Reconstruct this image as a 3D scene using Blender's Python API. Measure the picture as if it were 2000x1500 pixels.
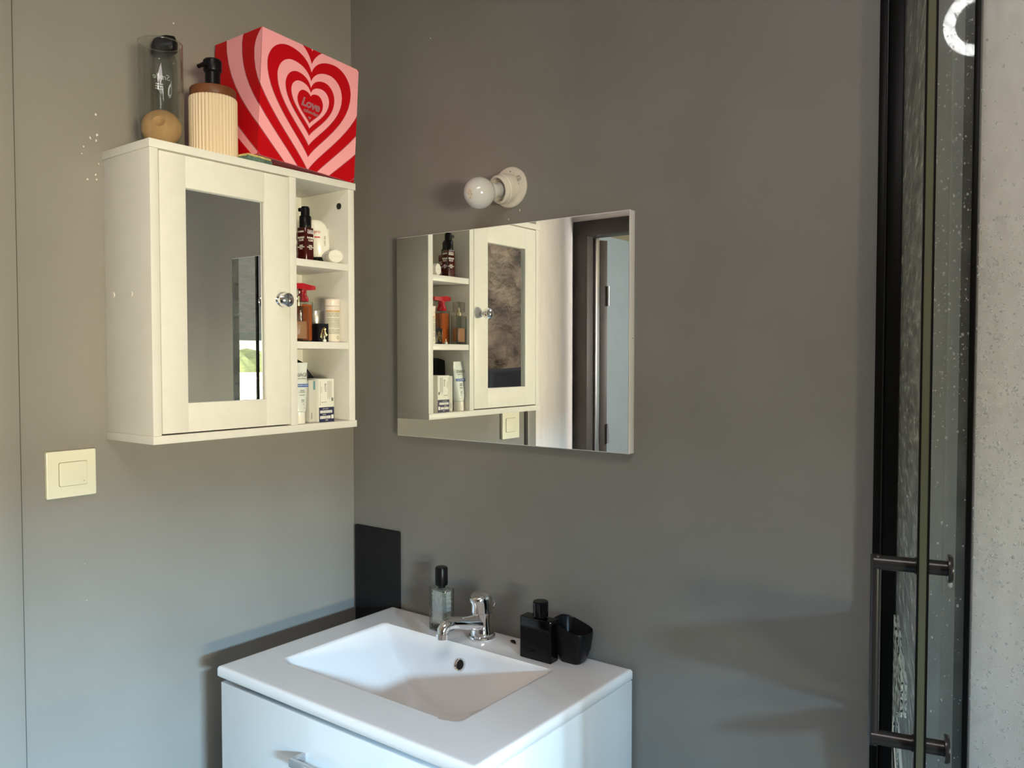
import bpy, bmesh, math, random
from mathutils import Vector, Matrix
from math import sin, cos, pi, radians
random.seed(7)
S = bpy.context.scene
COL = S.collection
for o in list(bpy.data.objects): bpy.data.objects.remove(o)

# ------------------------------------------------------------------ camera, light, exposure
cam = bpy.data.cameras.new('camera'); camo = bpy.data.objects.new('camera', cam); COL.objects.link(camo)
cam.sensor_width = 36; cam.lens = 36 * 1582 / 2000; cam.clip_start = .01; cam.clip_end = 100
camo.location = (1.443, -1.29, 1.4117)
camo.rotation_euler = (radians(90) - math.atan(53 / 1582), 0, radians(37.1))
S.camera = camo
S.view_settings.view_transform = 'Standard'; S.view_settings.look = 'None'
S.view_settings.exposure = 0; S.view_settings.gamma = 1; S.view_settings.use_curve_mapping = False
S.cycles.max_bounces = 10; S.cycles.transparent_max_bounces = 24; S.cycles.glossy_bounces = 8
S.cycles.caustics_reflective = True; S.cycles.caustics_refractive = False
S.cycles.sample_clamp_indirect = 6

W = bpy.data.worlds.new('sky'); S.world = W; W.use_nodes = True
wn = W.node_tree.nodes; wn.clear()
wo = wn.new('ShaderNodeOutputWorld'); wb = wn.new('ShaderNodeBackground'); ws = wn.new('ShaderNodeTexSky')
ws.sky_type = 'NISHITA'; ws.sun_disc = False; ws.sun_elevation = radians(42); ws.sun_rotation = radians(-70); ws.altitude = 200
wb.inputs[1].default_value = .55
W.node_tree.links.new(ws.outputs[0], wb.inputs[0]); W.node_tree.links.new(wb.outputs[0], wo.inputs[0])

def area(name, loc, target, sx, sy, power, col):
    l = bpy.data.lights.new(name, 'AREA'); l.shape = 'RECTANGLE'; l.size = sx; l.size_y = sy
    l.energy = power; l.color = col
    o = bpy.data.objects.new(name, l); COL.objects.link(o); o.location = loc
    d = Vector(target) - Vector(loc); o.rotation_euler = d.to_track_quat('-Z', 'Y').to_euler()
    return o
sun = bpy.data.lights.new('sun', 'SUN'); sun.energy = 13; sun.angle = radians(.6); sun.color = (1, .93, .8)
suno = bpy.data.objects.new('sun', sun); COL.objects.link(suno)
suno.rotation_euler = Vector((.7, .25, -.65)).to_track_quat('-Z', 'Y').to_euler()
# daylight entering by the small window: blue sky coming down, sunlit garden coming up
area('window_sky_light', (4.1, -1.87, 1.69), (0, -.6, .75), .55, .18, 440, (.45, .74, 1.0))
area('window_garden_light', (5.5, -2.7, .92), (0, -.4, 1.6), 1.6, .7, 430, (1.0, .885, .60))
area('ceiling_fill_light', (1.5, -1.35, 2.55), (1.5, -1.35, 0), .5, .5, 9, (1.0, .90, .90))  # unseen soft fill under the ceiling, added beside the ring lamp
area('hallway_fill_light', (1.2, -3.1, 1.7), (-1.45, -3.7, 1.2), .8, .8, 60, (1.0, .95, .9))  # unseen area lamp added to brighten the hallway wall

# ------------------------------------------------------------------ materials
MATS = {}
def mat(name, col=(.8, .8, .8), rough=.5, metal=0, bump=0, bscale=200, noise=0, nscale=8, col2=None, coat=0, trans=0, ior=1.45, emit=0, spec=.5, bdist=.001):
    if name in MATS: return MATS[name]
    m = bpy.data.materials.new(name); m.use_nodes = True; nt = m.node_tree; b = nt.nodes['Principled BSDF']
    b.inputs['Base Color'].default_value = (*col, 1); b.inputs['Roughness'].default_value = rough
    b.inputs['Metallic'].default_value = metal; b.inputs['IOR'].default_value = ior
    b.inputs['Coat Weight'].default_value = coat; b.inputs['Transmission Weight'].default_value = trans
    b.inputs['Specular IOR Level'].default_value = spec
    if emit: b.inputs['Emission Color'].default_value = (*col, 1); b.inputs['Emission Strength'].default_value = emit
    tc = nt.nodes.new('ShaderNodeTexCoord')
    if noise or col2:
        n = nt.nodes.new('ShaderNodeTexNoise'); n.inputs['Scale'].default_value = nscale; n.inputs['Detail'].default_value = 5
        nt.links.new(tc.outputs['Object'], n.inputs['Vector'])
        r = nt.nodes.new('ShaderNodeMix'); r.data_type = 'RGBA'
        c2 = col2 or tuple(c * (1 - noise) for c in col)
        r.inputs[6].default_value = (*c2, 1); r.inputs[7].default_value = (*col, 1)
        mr = nt.nodes.new('ShaderNodeMapRange'); mr.inputs[1].default_value = .35; mr.inputs[2].default_value = .65
        nt.links.new(n.outputs[0], mr.inputs[0]); nt.links.new(mr.outputs[0], r.inputs[0]); nt.links.new(r.outputs[2], b.inputs['Base Color'])
    if bump:
        n2 = nt.nodes.new('ShaderNodeTexNoise'); n2.inputs['Scale'].default_value = bscale; n2.inputs['Detail'].default_value = 3
        nt.links.new(tc.outputs['Object'], n2.inputs['Vector'])
        bp = nt.nodes.new('ShaderNodeBump'); bp.inputs['Strength'].default_value = bump; bp.inputs['Distance'].default_value = bdist
        nt.links.new(n2.outputs[0], bp.inputs['Height']); nt.links.new(bp.outputs[0], b.inputs['Normal'])
    MATS[name] = m; return m
def sheet_glass(name, haze=.0, tint=(.98, .988, .983), hazecol=(.62, .63, .60), hscale=60, ms=(1, 1, .5)):
    """flat pane: clear transmission plus fresnel reflection, with patchy limescale haze"""
    m = bpy.data.materials.new(name); m.use_nodes = True; nt = m.node_tree; nt.nodes.clear()
    out = nt.nodes.new('ShaderNodeOutputMaterial'); tr = nt.nodes.new('ShaderNodeBsdfTransparent'); tr.inputs[0].default_value = (*tint, 1)
    gl = nt.nodes.new('ShaderNodeBsdfGlossy'); gl.inputs['Roughness'].default_value = .02
    ge = nt.nodes.new('ShaderNodeNewGeometry'); dt = nt.nodes.new('ShaderNodeVectorMath'); dt.operation = 'DOT_PRODUCT'
    nt.links.new(ge.outputs['Incoming'], dt.inputs[0]); nt.links.new(ge.outputs['Normal'], dt.inputs[1])
    def mth(op, a, b=None):
        n_ = nt.nodes.new('ShaderNodeMath'); n_.operation = op
        for i_, v_ in enumerate((a, b)):
            if v_ is None: continue
            if isinstance(v_, (int, float)): n_.inputs[i_].default_value = v_
            else: nt.links.new(v_, n_.inputs[i_])
        return n_.outputs[0]
    fr_o = mth('ADD', mth('MULTIPLY', mth('POWER', mth('SUBTRACT', 1.0, mth('ABSOLUTE', dt.outputs['Value'])), 5.0), .93), .04)
    mx = nt.nodes.new('ShaderNodeMixShader'); nt.links.new(fr_o, mx.inputs[0]); nt.links.new(tr.outputs[0], mx.inputs[1]); nt.links.new(gl.outputs[0], mx.inputs[2])
    last = mx
    if haze:
        d1 = nt.nodes.new('ShaderNodeBsdfDiffuse'); d1.inputs[0].default_value = (*hazecol, 1); d2_ = nt.nodes.new('ShaderNodeBsdfTranslucent'); d2_.inputs[0].default_value = (*hazecol, 1)
        df = nt.nodes.new('ShaderNodeMixShader'); nt.links.new(d1.outputs[0], df.inputs[1]); nt.links.new(d2_.outputs[0], df.inputs[2])
        tc = nt.nodes.new('ShaderNodeTexCoord'); n = nt.nodes.new('ShaderNodeTexNoise'); n.inputs['Scale'].default_value = hscale; n.inputs['Detail'].default_value = 8
        mp = nt.nodes.new('ShaderNodeMapping'); mp.inputs['Scale'].default_value = ms
        nt.links.new(tc.outputs['Object'], mp.inputs[0]); nt.links.new(mp.outputs[0], n.inputs['Vector'])
        mr = nt.nodes.new('ShaderNodeMapRange'); mr.inputs[1].default_value = .38; mr.inputs[2].default_value = .7; mr.inputs[3].default_value = haze * .4; mr.inputs[4].default_value = haze * 1.4
        nt.links.new(n.outputs[0], mr.inputs[0])
        m2 = nt.nodes.new('ShaderNodeMixShader'); nt.links.new(mr.outputs[0], m2.inputs[0]); nt.links.new(mx.outputs[0], m2.inputs[1]); nt.links.new(df.outputs[0], m2.inputs[2]); last = m2
    nt.links.new(last.outputs[0], out.inputs[0]); MATS[name] = m; return m

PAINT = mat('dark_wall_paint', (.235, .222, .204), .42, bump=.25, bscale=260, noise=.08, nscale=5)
PAINT_LIT = mat('dark_wall_paint_left_lit', (.28, .263, .237), .36, bump=.2, bscale=240, noise=.06, nscale=6)  # same paint as the back wall, lightened for the light on it
TRIMP = mat('dark_trim_paint', (.28, .263, .235), .35, bump=.3, bscale=90)
PINK = mat('pale_pink_plaster', (.93, .85, .80), .7, bump=.4, bscale=80, noise=.06)
CEIL = mat('ceiling_white', (.78, .74, .70), .8, bump=.2)
FLOORM = mat('floor_tile_grey', (.22, .21, .20), .4, noise=.2)
LAM = mat('white_laminate', (.80, .78, .73), .38, bump=.12, bscale=500, noise=.03, nscale=30)
MDF = mat('white_painted_board', (.82, .80, .74), .42, bump=.2, bscale=350, noise=.03, nscale=40)
GAP = mat('dark_gap', (.03, .03, .028), .8)
MIRROR = mat('mirror_silver', (.90, .92, .91), .004, metal=1)
CHROME = mat('chrome', (.86, .86, .87), .06, metal=1)
STEEL = mat('brushed_steel', (.5, .5, .5), .3, metal=1)
CERAM = mat('white_ceramic', (.90, .865, .86), .07, coat=.4)
GLOSSW = mat('white_gloss_lacquer', (.80, .81, .82), .12, coat=.3)
BLACKP = mat('black_plastic', (.005, .005, .006), .3, spec=.25)
BLACKG = mat('black_gloss', (.002, .002, .003), .06, spec=.35)
BLACKM = mat('black_aluminium', (.004, .004, .004), .35, spec=.12)
BLACKH = mat('black_satin_metal', (.035, .033, .032), .25, metal=.5, spec=.3)
PORC = mat('aged_white_porcelain', (.72, .66, .58), .3, coat=.3, noise=.05)
OPAL = mat('opal_bulb_glass', (.62, .60, .59), .12, coat=.7)
RED = mat('box_red', (.50, .001, .006), .5, spec=.25)
BPINK = mat('box_pink', (.98, .40, .45), .5, spec=.3)
BSHADE = mat('box_print_shadow', (.36, .09, .12), .45)  # shadow lines along the heart edges, put into the print colour
BTEXT = mat('box_print_grey_rose', (.36, .16, .18), .45)
SIDEPINK = mat('box_underside_rose', (.50, .14, .17), .5)
WOOD = mat('brown_wood', (.20, .065, .022), .5, noise=.4, nscale=40)
CREAM = mat('ribbed_cream_ceramic', (.74, .59, .41), .6, bump=.15, bscale=300)
SPONGEB = mat('beige_sponge', (.62, .36, .17), .75, bump=.5, bscale=160, noise=.12, nscale=60)
SPY = mat('yellow_sponge', (.75, .58, .22), .9, bump=1, bscale=300, noise=.3, nscale=90)
SPG = mat('green_scourer', (.16, .26, .20), .95, bump=1, bscale=500, noise=.5, nscale=120, bdist=.002)
GLASS = mat('clear_glass', (1, 1, 1), .0, trans=1, ior=1.45)
AMBER = mat('dark_amber_plastic', (.055, .005, .004), .12, coat=.5)
AMBERD = mat('dark_red_glass', (.14, .005, .008), .12, coat=.5)
ORANGE = mat('amber_liquid', (.50, .11, .022), .08, trans=.15, ior=1.36, coat=.6)
PEACH = mat('peach_liquid', (.50, .26, .14), .08, trans=.15, ior=1.36, coat=.6)
REDP = mat('red_pump_plastic', (.42, .004, .015), .2, coat=.4)
WPL = mat('white_plastic', (.84, .81, .74), .25, coat=.2)
WPL2 = mat('translucent_white_plastic', (.78, .77, .70), .35)
TUBEM = mat('pale_grey_tube', (.70, .74, .72), .35)
CARD = mat('white_card', (.80, .79, .72), .55)
CARDS = mat('grey_card', (.60, .59, .53), .55)
NAVY = mat('navy_print', (.012, .012, .07), .5)
BLUEP = mat('blue_print', (.01, .10, .42), .5)
INK = mat('grey_ink', (.18, .18, .16), .6)
INKD = mat('black_ink', (.02, .02, .02), .6)
INKW = mat('white_ink', (.85, .84, .80), .5)
INKR = mat('red_ink', (.5, .03, .03), .5)
GOLD = mat('gold_foil', (.85, .62, .22), .25, metal=1)
OCHRE = mat('ochre_print', (.62, .40, .20), .5)
POWD = mat('blush_white_plastic', (.85, .74, .66), .35)
POUCH = mat('black_fabric', (.008, .008, .014), .9)
SWITCHM = mat('ivory_switch_plastic', (.82, .79, .62), .3, coat=.2)
STONE = mat('rough_stone', (.52, .40, .27), .9, bump=1, bscale=30, col2=(.20, .155, .12), nscale=6, bdist=.02)
CLOTHG = mat('dark_grey_cloth', (.07, .065, .07), .95, bump=.6, bscale=400)
BLUEW = mat('blue_grey_wall', (.36, .42, .45), .6, noise=.06)
OCHC = mat('ochre_ceiling', (.60, .50, .28), .8)
DFRAME = mat('dark_door_frame', (.065, .052, .042), .5, noise=.2)
SHOWW = mat('pale_shower_panel', (.86, .80, .79), .25, bump=.15, bscale=30, bdist=.002)
SHOWD = mat('grey_shower_strip', (.20, .205, .20), .3)
SHOWL = mat('light_grey_shower_strip', (.30, .31, .30), .3)
SHOWK = mat('charcoal_shower_strip', (.035, .037, .037), .3)
GEDGE = mat('glass_edge', (.07, .075, .05), .12, coat=.3)
GLASSD = sheet_glass('door_pane_glass', haze=.26, hscale=160, ms=(.12, 1, .7))
GLASSP = sheet_glass('fixed_pane_glass', haze=.07, hscale=40)
GLASSC = sheet_glass('window_pane_glass')
THIN = sheet_glass('thin_clear_glass', tint=(.90, .915, .90))
DROP = sheet_glass('water_drop', haze=.34, tint=(.85, .86, .85), hazecol=(1, 1, 1), hscale=900)  # white haze put into the drops as their bright glints
DSHADOW = mat('corner_shadow_dark', (.014, .014, .014), .6, spec=.2)  # dark tone standing in for shadow in the corner behind the basin
CHIP = mat('bare_plaster_chip', (.75, .72, .68), .8)
GRASS = mat('grass', (.36, .38, .16), .9, noise=.4)
LEAF = mat('hedge_leaf', (.34, .37, .13), .7, noise=.5, nscale=3)
RINGM = mat('ring_light_tube', (1, .98, .97), .5, emit=36)

# ------------------------------------------------------------------ mesh helpers
def nbm(): return bmesh.new()
def box(bm, a, b, bev=0, seg=2, M=None):
    x0, y0, z0 = a; x1, y1, z1 = b
    t = bmesh.new(); bmesh.ops.create_cube(t, size=1)
    bmesh.ops.scale(t, vec=(abs(x1 - x0), abs(y1 - y0), abs(z1 - z0)), verts=t.verts)
    if bev: bmesh.ops.bevel(t, geom=t.edges[:], offset=bev, segments=seg, profile=.5, affect='EDGES')
    bmesh.ops.translate(t, vec=((x0 + x1) / 2, (y0 + y1) / 2, (z0 + z1) / 2), verts=t.verts)
    return merge(bm, t, M)
def merge(bm, t, M=None):
    if M is not None: bmesh.ops.transform(t, matrix=M, verts=t.verts)
    me = bpy.data.meshes.new('t'); t.to_mesh(me); t.free(); bm.from_mesh(me); bpy.data.meshes.remove(me); return bm
def lathe(bm, prof, n=32, M=None, squash=(1, 1)):
    t = bmesh.new(); rings = []
    for r, z in prof:
        if r < 1e-6: rings.append([t.verts.new((0, 0, z))])
        else: rings.append([t.verts.new((r * cos(2 * pi * i / n) * squash[0], r * sin(2 * pi * i / n) * squash[1], z)) for i in range(n)])
    for A, B in zip(rings, rings[1:]):
        for i in range(n):
            j = (i + 1) % n
            if len(A) == 1 and len(B) == 1: continue
            if len(A) == 1: t.faces.new((A[0], B[j], B[i]))
            elif len(B) == 1: t.faces.new((A[i], A[j], B[0]))
            else: t.faces.new((A[i], A[j], B[j], B[i]))
    bmesh.ops.recalc_face_normals(t, faces=t.faces)
    return merge(bm, t, M)
def tube(bm, pts, rad, n=14, caps=True):
    t = bmesh.new(); pts = [Vector(p) for p in pts]; rs = rad if isinstance(rad, (list, tuple)) else [rad] * len(pts)
    rings = []; prev = None
    for i, p in enumerate(pts):
        d = (pts[min(i + 1, len(pts) - 1)] - pts[max(i - 1, 0)]).normalized()
        if prev is None:
            up = Vector((0, 0, 1)) if abs(d.z) < .9 else Vector((1, 0, 0)); a = d.cross(up).normalized()
        else: a = (prev - d * prev.dot(d)).normalized()
        prev = a; b = d.cross(a)
        rings.append([t.verts.new(p + (a * cos(2 * pi * k / n) + b * sin(2 * pi * k / n)) * rs[i]) for k in range(n)])
    for A, B in zip(rings, rings[1:]):
        for k in range(n): t.faces.new((A[k], A[(k + 1) % n], B[(k + 1) % n], B[k]))
    if caps: t.faces.new(rings[0][::-1]); t.faces.new(rings[-1])
    bmesh.ops.recalc_face_normals(t, faces=t.faces)
    return merge(bm, t)
def prism(bm, poly, h0, h1, M=None, bev=0):
    """poly in local XY, extruded along local Z from h0 to h1"""
    t = bmesh.new(); vs = [t.verts.new((x, y, h0)) for x, y in poly]; f = t.faces.new(vs)
    r = bmesh.ops.extrude_face_region(t, geom=[f]); bmesh.ops.translate(t, vec=(0, 0, h1 - h0), verts=[v for v in r['geom'] if isinstance(v, bmesh.types.BMVert)])
    bmesh.ops.recalc_face_normals(t, faces=t.faces)
    if bev: bmesh.ops.bevel(t, geom=t.edges[:], offset=bev, segments=2, profile=.5, affect='EDGES')
    return merge(bm, t, M)
def rrect(w, d, r, n=5, cx=0, cy=0):
    pts = []
    for sx, sy, a0 in ((1, 1, 0), (-1, 1, 90), (-1, -1, 180), (1, -1, 270)):
        for i in range(n + 1):
            a = radians(a0 + 90 * i / n); pts.append((cx + sx * (w / 2 - r) + r * cos(a), cy + sy * (d / 2 - r) + r * sin(a)))
    return pts
def loft(bm, sections, M=None, cap=True):
    """sections: list of lists of 3-D points, same count"""
    t = bmesh.new(); R = [[t.verts.new(p) for p in s] for s in sections]; n = len(R[0])
    for A, B in zip(R, R[1:]):
        for k in range(n): t.faces.new((A[k], A[(k + 1) % n], B[(k + 1) % n], B[k]))
    if cap: t.faces.new(R[0][::-1]); t.faces.new(R[-1])
    bmesh.ops.recalc_face_normals(t, faces=t.faces)
    return merge(bm, t, M)
def obj(name, bm, m, parent=None, smooth=True, label=None, kind=None, ang=35):
    me = bpy.data.meshes.new(name); bm.to_mesh(me); bm.free()
    me.materials.append(m)
    if smooth:
        me.polygons.foreach_set('use_smooth', [True] * len(me.polygons))
        try: me.set_sharp_from_angle(angle=radians(ang))
        except Exception: pass
    o = bpy.data.objects.new(name, me); COL.objects.link(o)
    if parent: o.parent = parent
    if label: o['label'] = label
    if kind: o['kind'] = kind
    return o
def thing(name, label, cat, loc=(0, 0, 0), rotz=0, group=None, M=None):
    o = bpy.data.objects.new(name, None); o.empty_display_size = .02; COL.objects.link(o)
    o.location = loc; o.rotation_euler = (0, 0, rotz)
    if M is not None: o.matrix_world = M
    tag(o, label, cat, group); return o
def tag(o, label, cat, group=None):
    o['label'] = label; o['category'] = cat
    if group: o['group'] = group
    return o
def struct(name, bm, m, **k): return obj(name, bm, m, kind='structure', **k)
def basis(x, y, z, o):
    x, y, z, o = map(Vector, (x, y, z, o))
    return Matrix(((x.x, y.x, z.x, o.x), (x.y, y.y, z.y, o.y), (x.z, y.z, z.z, o.z), (0, 0, 0, 1)))
def facing(th, o):
    """text frame: normal (cos th, sin th, 0), up = z"""
    th = radians(th); return basis((-sin(th), cos(th), 0), (0, 0, 1), (cos(th), sin(th), 0), o)
def text_bm(bm, s, size, M, ext=.00012, bold=0, spacing=1, align='CENTER', shear=0):
    c = bpy.data.curves.new('txt', 'FONT'); c.body = s; c.size = size; c.align_x = align; c.align_y = 'CENTER'; c.extrude = ext; c.offset = bold; c.space_character = spacing; c.shear = shear
    c.resolution_u = 4
    o = bpy.data.objects.new('txt', c); COL.objects.link(o)
    me = bpy.data.meshes.new_from_object(o.evaluated_get(bpy.context.evaluated_depsgraph_get())) if False else o.to_mesh()
    me.transform(M); bm.from_mesh(me); o.to_mesh_clear()
    bpy.data.objects.remove(o); bpy.data.curves.remove(c); return bm

# ------------------------------------------------------------------ room shell
H = 2.6
b = nbm(); box(b, (-2.0, -4.6, -.1), (3.2, .12, 0)); struct('floor', b, FLOORM)
b = nbm(); box(b, (-.9, -2.3, H), (3.2, .12, H + .1)); struct('ceiling', b, CEIL)
b = nbm(); box(b, (-.1, -.765, 0), (0, .12, H)); wl = struct('wall_left', b, PAINT_LIT)
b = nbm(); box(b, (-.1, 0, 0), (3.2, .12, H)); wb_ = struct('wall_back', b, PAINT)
# window wall at the far right, behind the photographer, with an opening
b = nbm()
wy0, wy1, wz0, wz1 = -2.08, -1.28, .85, 1.56
box(b, (3.0, -2.3, 0), (3.2, wy0, H)); box(b, (3.0, wy1, 0), (3.2, 0, H)); box(b, (3.0, wy0, 0), (3.2, wy1, wz0)); box(b, (3.0, wy0, wz1), (3.2, wy1, H))
struct('wall_right', b, CEIL)
win = bpy.data.objects.new('window_1', None); COL.objects.link(win); win.location = (3.1, (wy0 + wy1) / 2, wz0); win['kind'] = 'structure'
b = nbm(); w2 = (wy1 - wy0) / 2; hh = wz1 - wz0
for s in (-1, 1): box(b, (-.03, s * w2 - s * .045, 0), (.03, s * w2, hh))
box(b, (-.03, -w2, 0), (.03, w2, .05)); box(b, (-.03, -w2, hh - .05), (.03, w2, hh))
obj('window_frame', b, WPL, win)
b = nbm(); box(b, (-.004, -w2 + .04, .045), (.004, w2 - .04, hh - .045)); obj('pane', b, GLASSC, win)
# garden outside
b = nbm(); box(b, (3.3, -14, -1.1), (16, 9, -1.0)); gr = struct('ground', b, GRASS)
b = nbm(); rnd = random.Random(3)
for i in range(46):
    y = -9 + i * .33; r = rnd.uniform(.7, 1.0); t = bmesh.new(); bmesh.ops.create_icosphere(t, subdivisions=3, radius=r)
    for v in t.verts: v.co *= 1 + rnd.uniform(-.1, .1)
    bmesh.ops.translate(t, vec=(9.5 + rnd.uniform(-.4, .4), y, rnd.uniform(-.3, 1.25)), verts=t.verts); merge(b, t)
o = obj('hedge', b, LEAF); tag(o, 'sunlit green garden hedge beyond the small window, seen only in the mirrors', 'hedge'); o['kind'] = 'stuff'

# splayed pale plaster reveal, soffit, dark door frame, next room
def slab(bm, p, q, z0, z1, th):
    p = Vector((*p, 0)); q = Vector((*q, 0)); d = (q - p).normalized(); n = Vector((-d.y, d.x, 0)) * th
    loft(bm, [[(v.x, v.y, z0) for v in (p, q, q + n, p + n)], [(v.x, v.y, z1) for v in (p, q, q + n, p + n)]])
b = nbm(); slab(b, (0, -.765), (-.78, -2.2), 0, H, -.1); struct('wall_reveal', b, PINK, smooth=False)
b = nbm(); loft(b, [[(0, -.765, 2.085), (-.78, -2.2, 2.085), (.30, -2.2, 2.085), (.02, -.765, 2.30)],
                    [(0, -.765, H), (-.78, -2.2, H), (.30, -2.2, H), (.02, -.765, H)]])
b.free()
b = nbm(); box(b, (-.85, -2.3, 2.085), (.32, -2.2, H)); box(b, (.18, -2.3, 0), (.32, -2.2, 2.1)); struct('wall_door_side', b, PINK)
# door frame and open leaf
dr = bpy.data.objects.new('door_1', None); COL.objects.link(dr); dr.location = (-.775, -2.2, 0); dr['kind'] = 'structure'
b = nbm(); box(b, (0, -.09, 0), (.085, .012, 2.085), .003); obj('door_jamb', b, DFRAME, dr)
b = nbm(); box(b, (.87, -.09, 0), (.955, .012, 2.085), .003); obj('door_jamb', b, DFRAME, dr)
b = nbm(); box(b, (0, -.09, 2.01), (.955, .013, 2.085), .003); obj('door_header', b, DFRAME, dr)
b = nbm(); box(b, (.085, -.085, 0), (.10, -.05, 2.005), .002); obj('door_stop', b, STEEL, dr)
b = nbm(); box(b, (0, -.78, 0), (.042, 0, 2.0), .002); leaf = obj('door_leaf', b, DFRAME, dr); leaf.location = (.092, -.1, 0); leaf.rotation_euler = (0, 0, radians(-58))
for z in (1.72, 1.02, .35):
    b = nbm(); tube(b, [(.045, .004, z - .05), (.045, .004, z + .05)], .007); box(b, (.043, -.03, z - .05), (.046, .0, z + .05)); obj('hinge', b, STEEL, leaf)
b = nbm(); box(b, (-1.55, -4.6, 0), (-1.45, -2.3, 2.25)); box(b, (-1.55, -4.7, 0), (1.4, -4.6, 2.25)); box(b, (1.3, -4.6, 0), (1.4, -2.4, 2.25)); box(b, (-1.55, -2.3, 0), (-.86, -2.25, 2.25)); struct('wall_hallway', b, BLUEW)
b = nbm(); box(b, (-1.55, -4.7, 2.25), (1.4, -2.3, 2.3)); struct('ceiling_hallway', b, OCHC)

# stone wall behind the photographer
b = nbm(); nx, nz = 150, 110; V = []
from mathutils import noise as NZ
for j in range(nz + 1):
    row = []
    for i in range(nx + 1):
        x = .32 + (3.0 - .32) * i / nx; z = H * j / nz; p = Vector((x * 2.2, 0, z * 2.2))
        d = .10 * NZ.noise(p) + .05 * abs(NZ.noise(p * 2.7)) + .03 * NZ.noise(p * 6) + .012 * NZ.noise(p * 15)
        if i in (0, nx) or j in (0, nz): d = 0
        row.append(b.verts.new((x, -2.2 + d, z)))
    V.append(row)
for j in range(nz):
    for i in range(nx): b.faces.new((V[j][i], V[j][i + 1], V[j + 1][i + 1], V[j + 1][i]))
box(b, (.32, -2.5, 0), (3.0, -2.32, H)); struct('wall_stone', b, STONE, ang=180)

# left casing board
b = nbm(); box(b, (-.02, -.7655, 0), (.012, -.724, H), .002); struct('trim_1', b, TRIMP)
b = nbm(); box(b, (.0, -.7235, 0), (.0012, -.7195, H)); obj('trim_2', b, mat('groove_line', (.05, .047, .04), .6), kind='structure')  # groove beside the casing, drawn as a thin dark strip
# chipped paint flecks, worn into the wall
b = nbm(); rc = random.Random(5)
def chip(bm, p, axis, s):
    pts = []
    n = rc.randint(5, 7); a0 = rc.random() * 6
    for k in range(n):
        a = a0 + 2 * pi * k / n; r = s * rc.uniform(.4, 1); pts.append((r * cos(a) * .7, r * sin(a)))
    M = basis((0, 1, 0), (0, 0, 1), (1, 0, 0), p) if axis == 'x' else basis((1, 0, 0), (0, 0, 1), (0, -1, 0), p)
    prism(bm, pts, .0, .0004, M)
for y, z, s in ((-.588, 1.835, .003), (-.586, 1.80, .004), (-.588, 1.79, .003), (-.598, 1.792, .003), (-.604, 1.72, .003), (-.59, 1.73, .0035), (-.588, 1.722, .003), (-.584, 1.75, .002), (-.613, 1.762, .002), (-.441, 1.965, .003), (-.44, 2.04, .003), (-.61, 1.775, .0025), (-.62, 1.05, .0012), (-.618, .985, .0012)):
    chip(b, (0, y, z), 'x', s)
obj('paint_chip', b, CHIP, wl, kind='stuff')
b = nbm()
for x, z, s in ((.487, 1.70, .003), (.459, 1.685, .003), (.25, 2.09, .002)): chip(b, (x, 0, z), 'y', s)
obj('paint_chip', b, CHIP, wb_, kind='stuff')

# ------------------------------------------------------------------ wall cabinet
CY0, CY1, CZ0, CZ1, CX = -.577, -.133, 1.265, 1.772, .155
cab = thing('wall_cabinet', 'white wall cabinet with mirrored door and three open shelves, hung on the left wall', 'cabinet', (0, CY0, CZ0))
def cb(name, a, c, m=LAM, bev=.0006, parent=cab, **k):
    bm = nbm(); box(bm, (a[0], a[1] - CY0, a[2] - CZ0), (c[0], c[1] - CY0, c[2] - CZ0), bev); return obj(name, bm, m, parent, **k)
cb('top_panel', (.0, CY0 - .002, 1.758), (CX + .003, CY1 + .002, 1.772))
cb('bottom_panel', (.0, CY0 - .002, 1.265), (CX + .003, CY1 + .002, 1.279))
cb('side_panel', (.0, CY0, 1.279), (CX, CY0 + .015, 1.758))
sp = cb('side_panel', (.0, CY1 - .016, 1.279), (CX, CY1, 1.758))
cb('divider', (.0, -.297, 1.279), (CX, -.281, 1.758))
cb('back_panel', (.001, CY0 + .015, 1.279), (.005, CY1 - .016, 1.758))
cb('shelf', (.005, -.281, 1.590), (CX - .002, CY1 - .016, 1.604))
cb('shelf', (.005, -.281, 1.428), (CX - .002, CY1 - .016, 1.442))
bm = nbm(); lathe(bm, [(0, 0), (.0065, 0), (.0065, .0015), (.004, .0018), (.0035, .0005), (0, .0005)], 20, basis((1, 0, 0), (0, 0, 1), (0, -1, 0), (.128, -.1495 - CY0, 1.726 - CZ0))); obj('screw_socket', bm, mat('dark_screw', (.05, .05, .045), .4, metal=.5), cab)
for x, z in ((.03, 1.520), (.091, 1.519)):
    bm = nbm(); lathe(bm, [(0, .0012), (.004, .001), (.0048, 0)], 20, basis((1, 0, 0), (0, 0, 1), (0, -1, 0), (x, 0, z - CZ0))); obj('screw_cap', bm, LAM, cab)
# inset door: frame, recessed mirror, knob
DY0, DY1, DZ0, DZ1 = -.5605, -.2985, 1.2815, 1.7555
MY0, MY1, MZ0, MZ1 = -.513, -.353, 1.332, 1.701
door = nbm()
for a, c in (((.139, DY0, DZ0), (CX, MY0, DZ1)), ((.139, MY1, DZ0), (CX, DY1, DZ1)), ((.139, MY0, DZ0), (CX, MY1, MZ0)), ((.139, MY0, MZ1), (CX, MY1, DZ1))):
    box(door, (a[0], a[1] - CY0, a[2] - CZ0), (c[0], c[1] - CY0, c[2] - CZ0), .0005)
door = obj('door', door, MDF, cab)
cb('mirror_pane', (.144, MY0 - .0, MZ0), (.1478, MY1 - .003, MZ1), MIRROR, 0, door)
cb('mirror_backing', (.140, MY0 - .004, MZ0 - .004), (.1438, MY1 + .004, MZ1 + .004), GAP, 0, door)
cb('door_gap', (.13, DY0 - .003, DZ0 - .0025), (.138, DY1 + .002, DZ1 + .002), GAP, 0, door)
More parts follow.
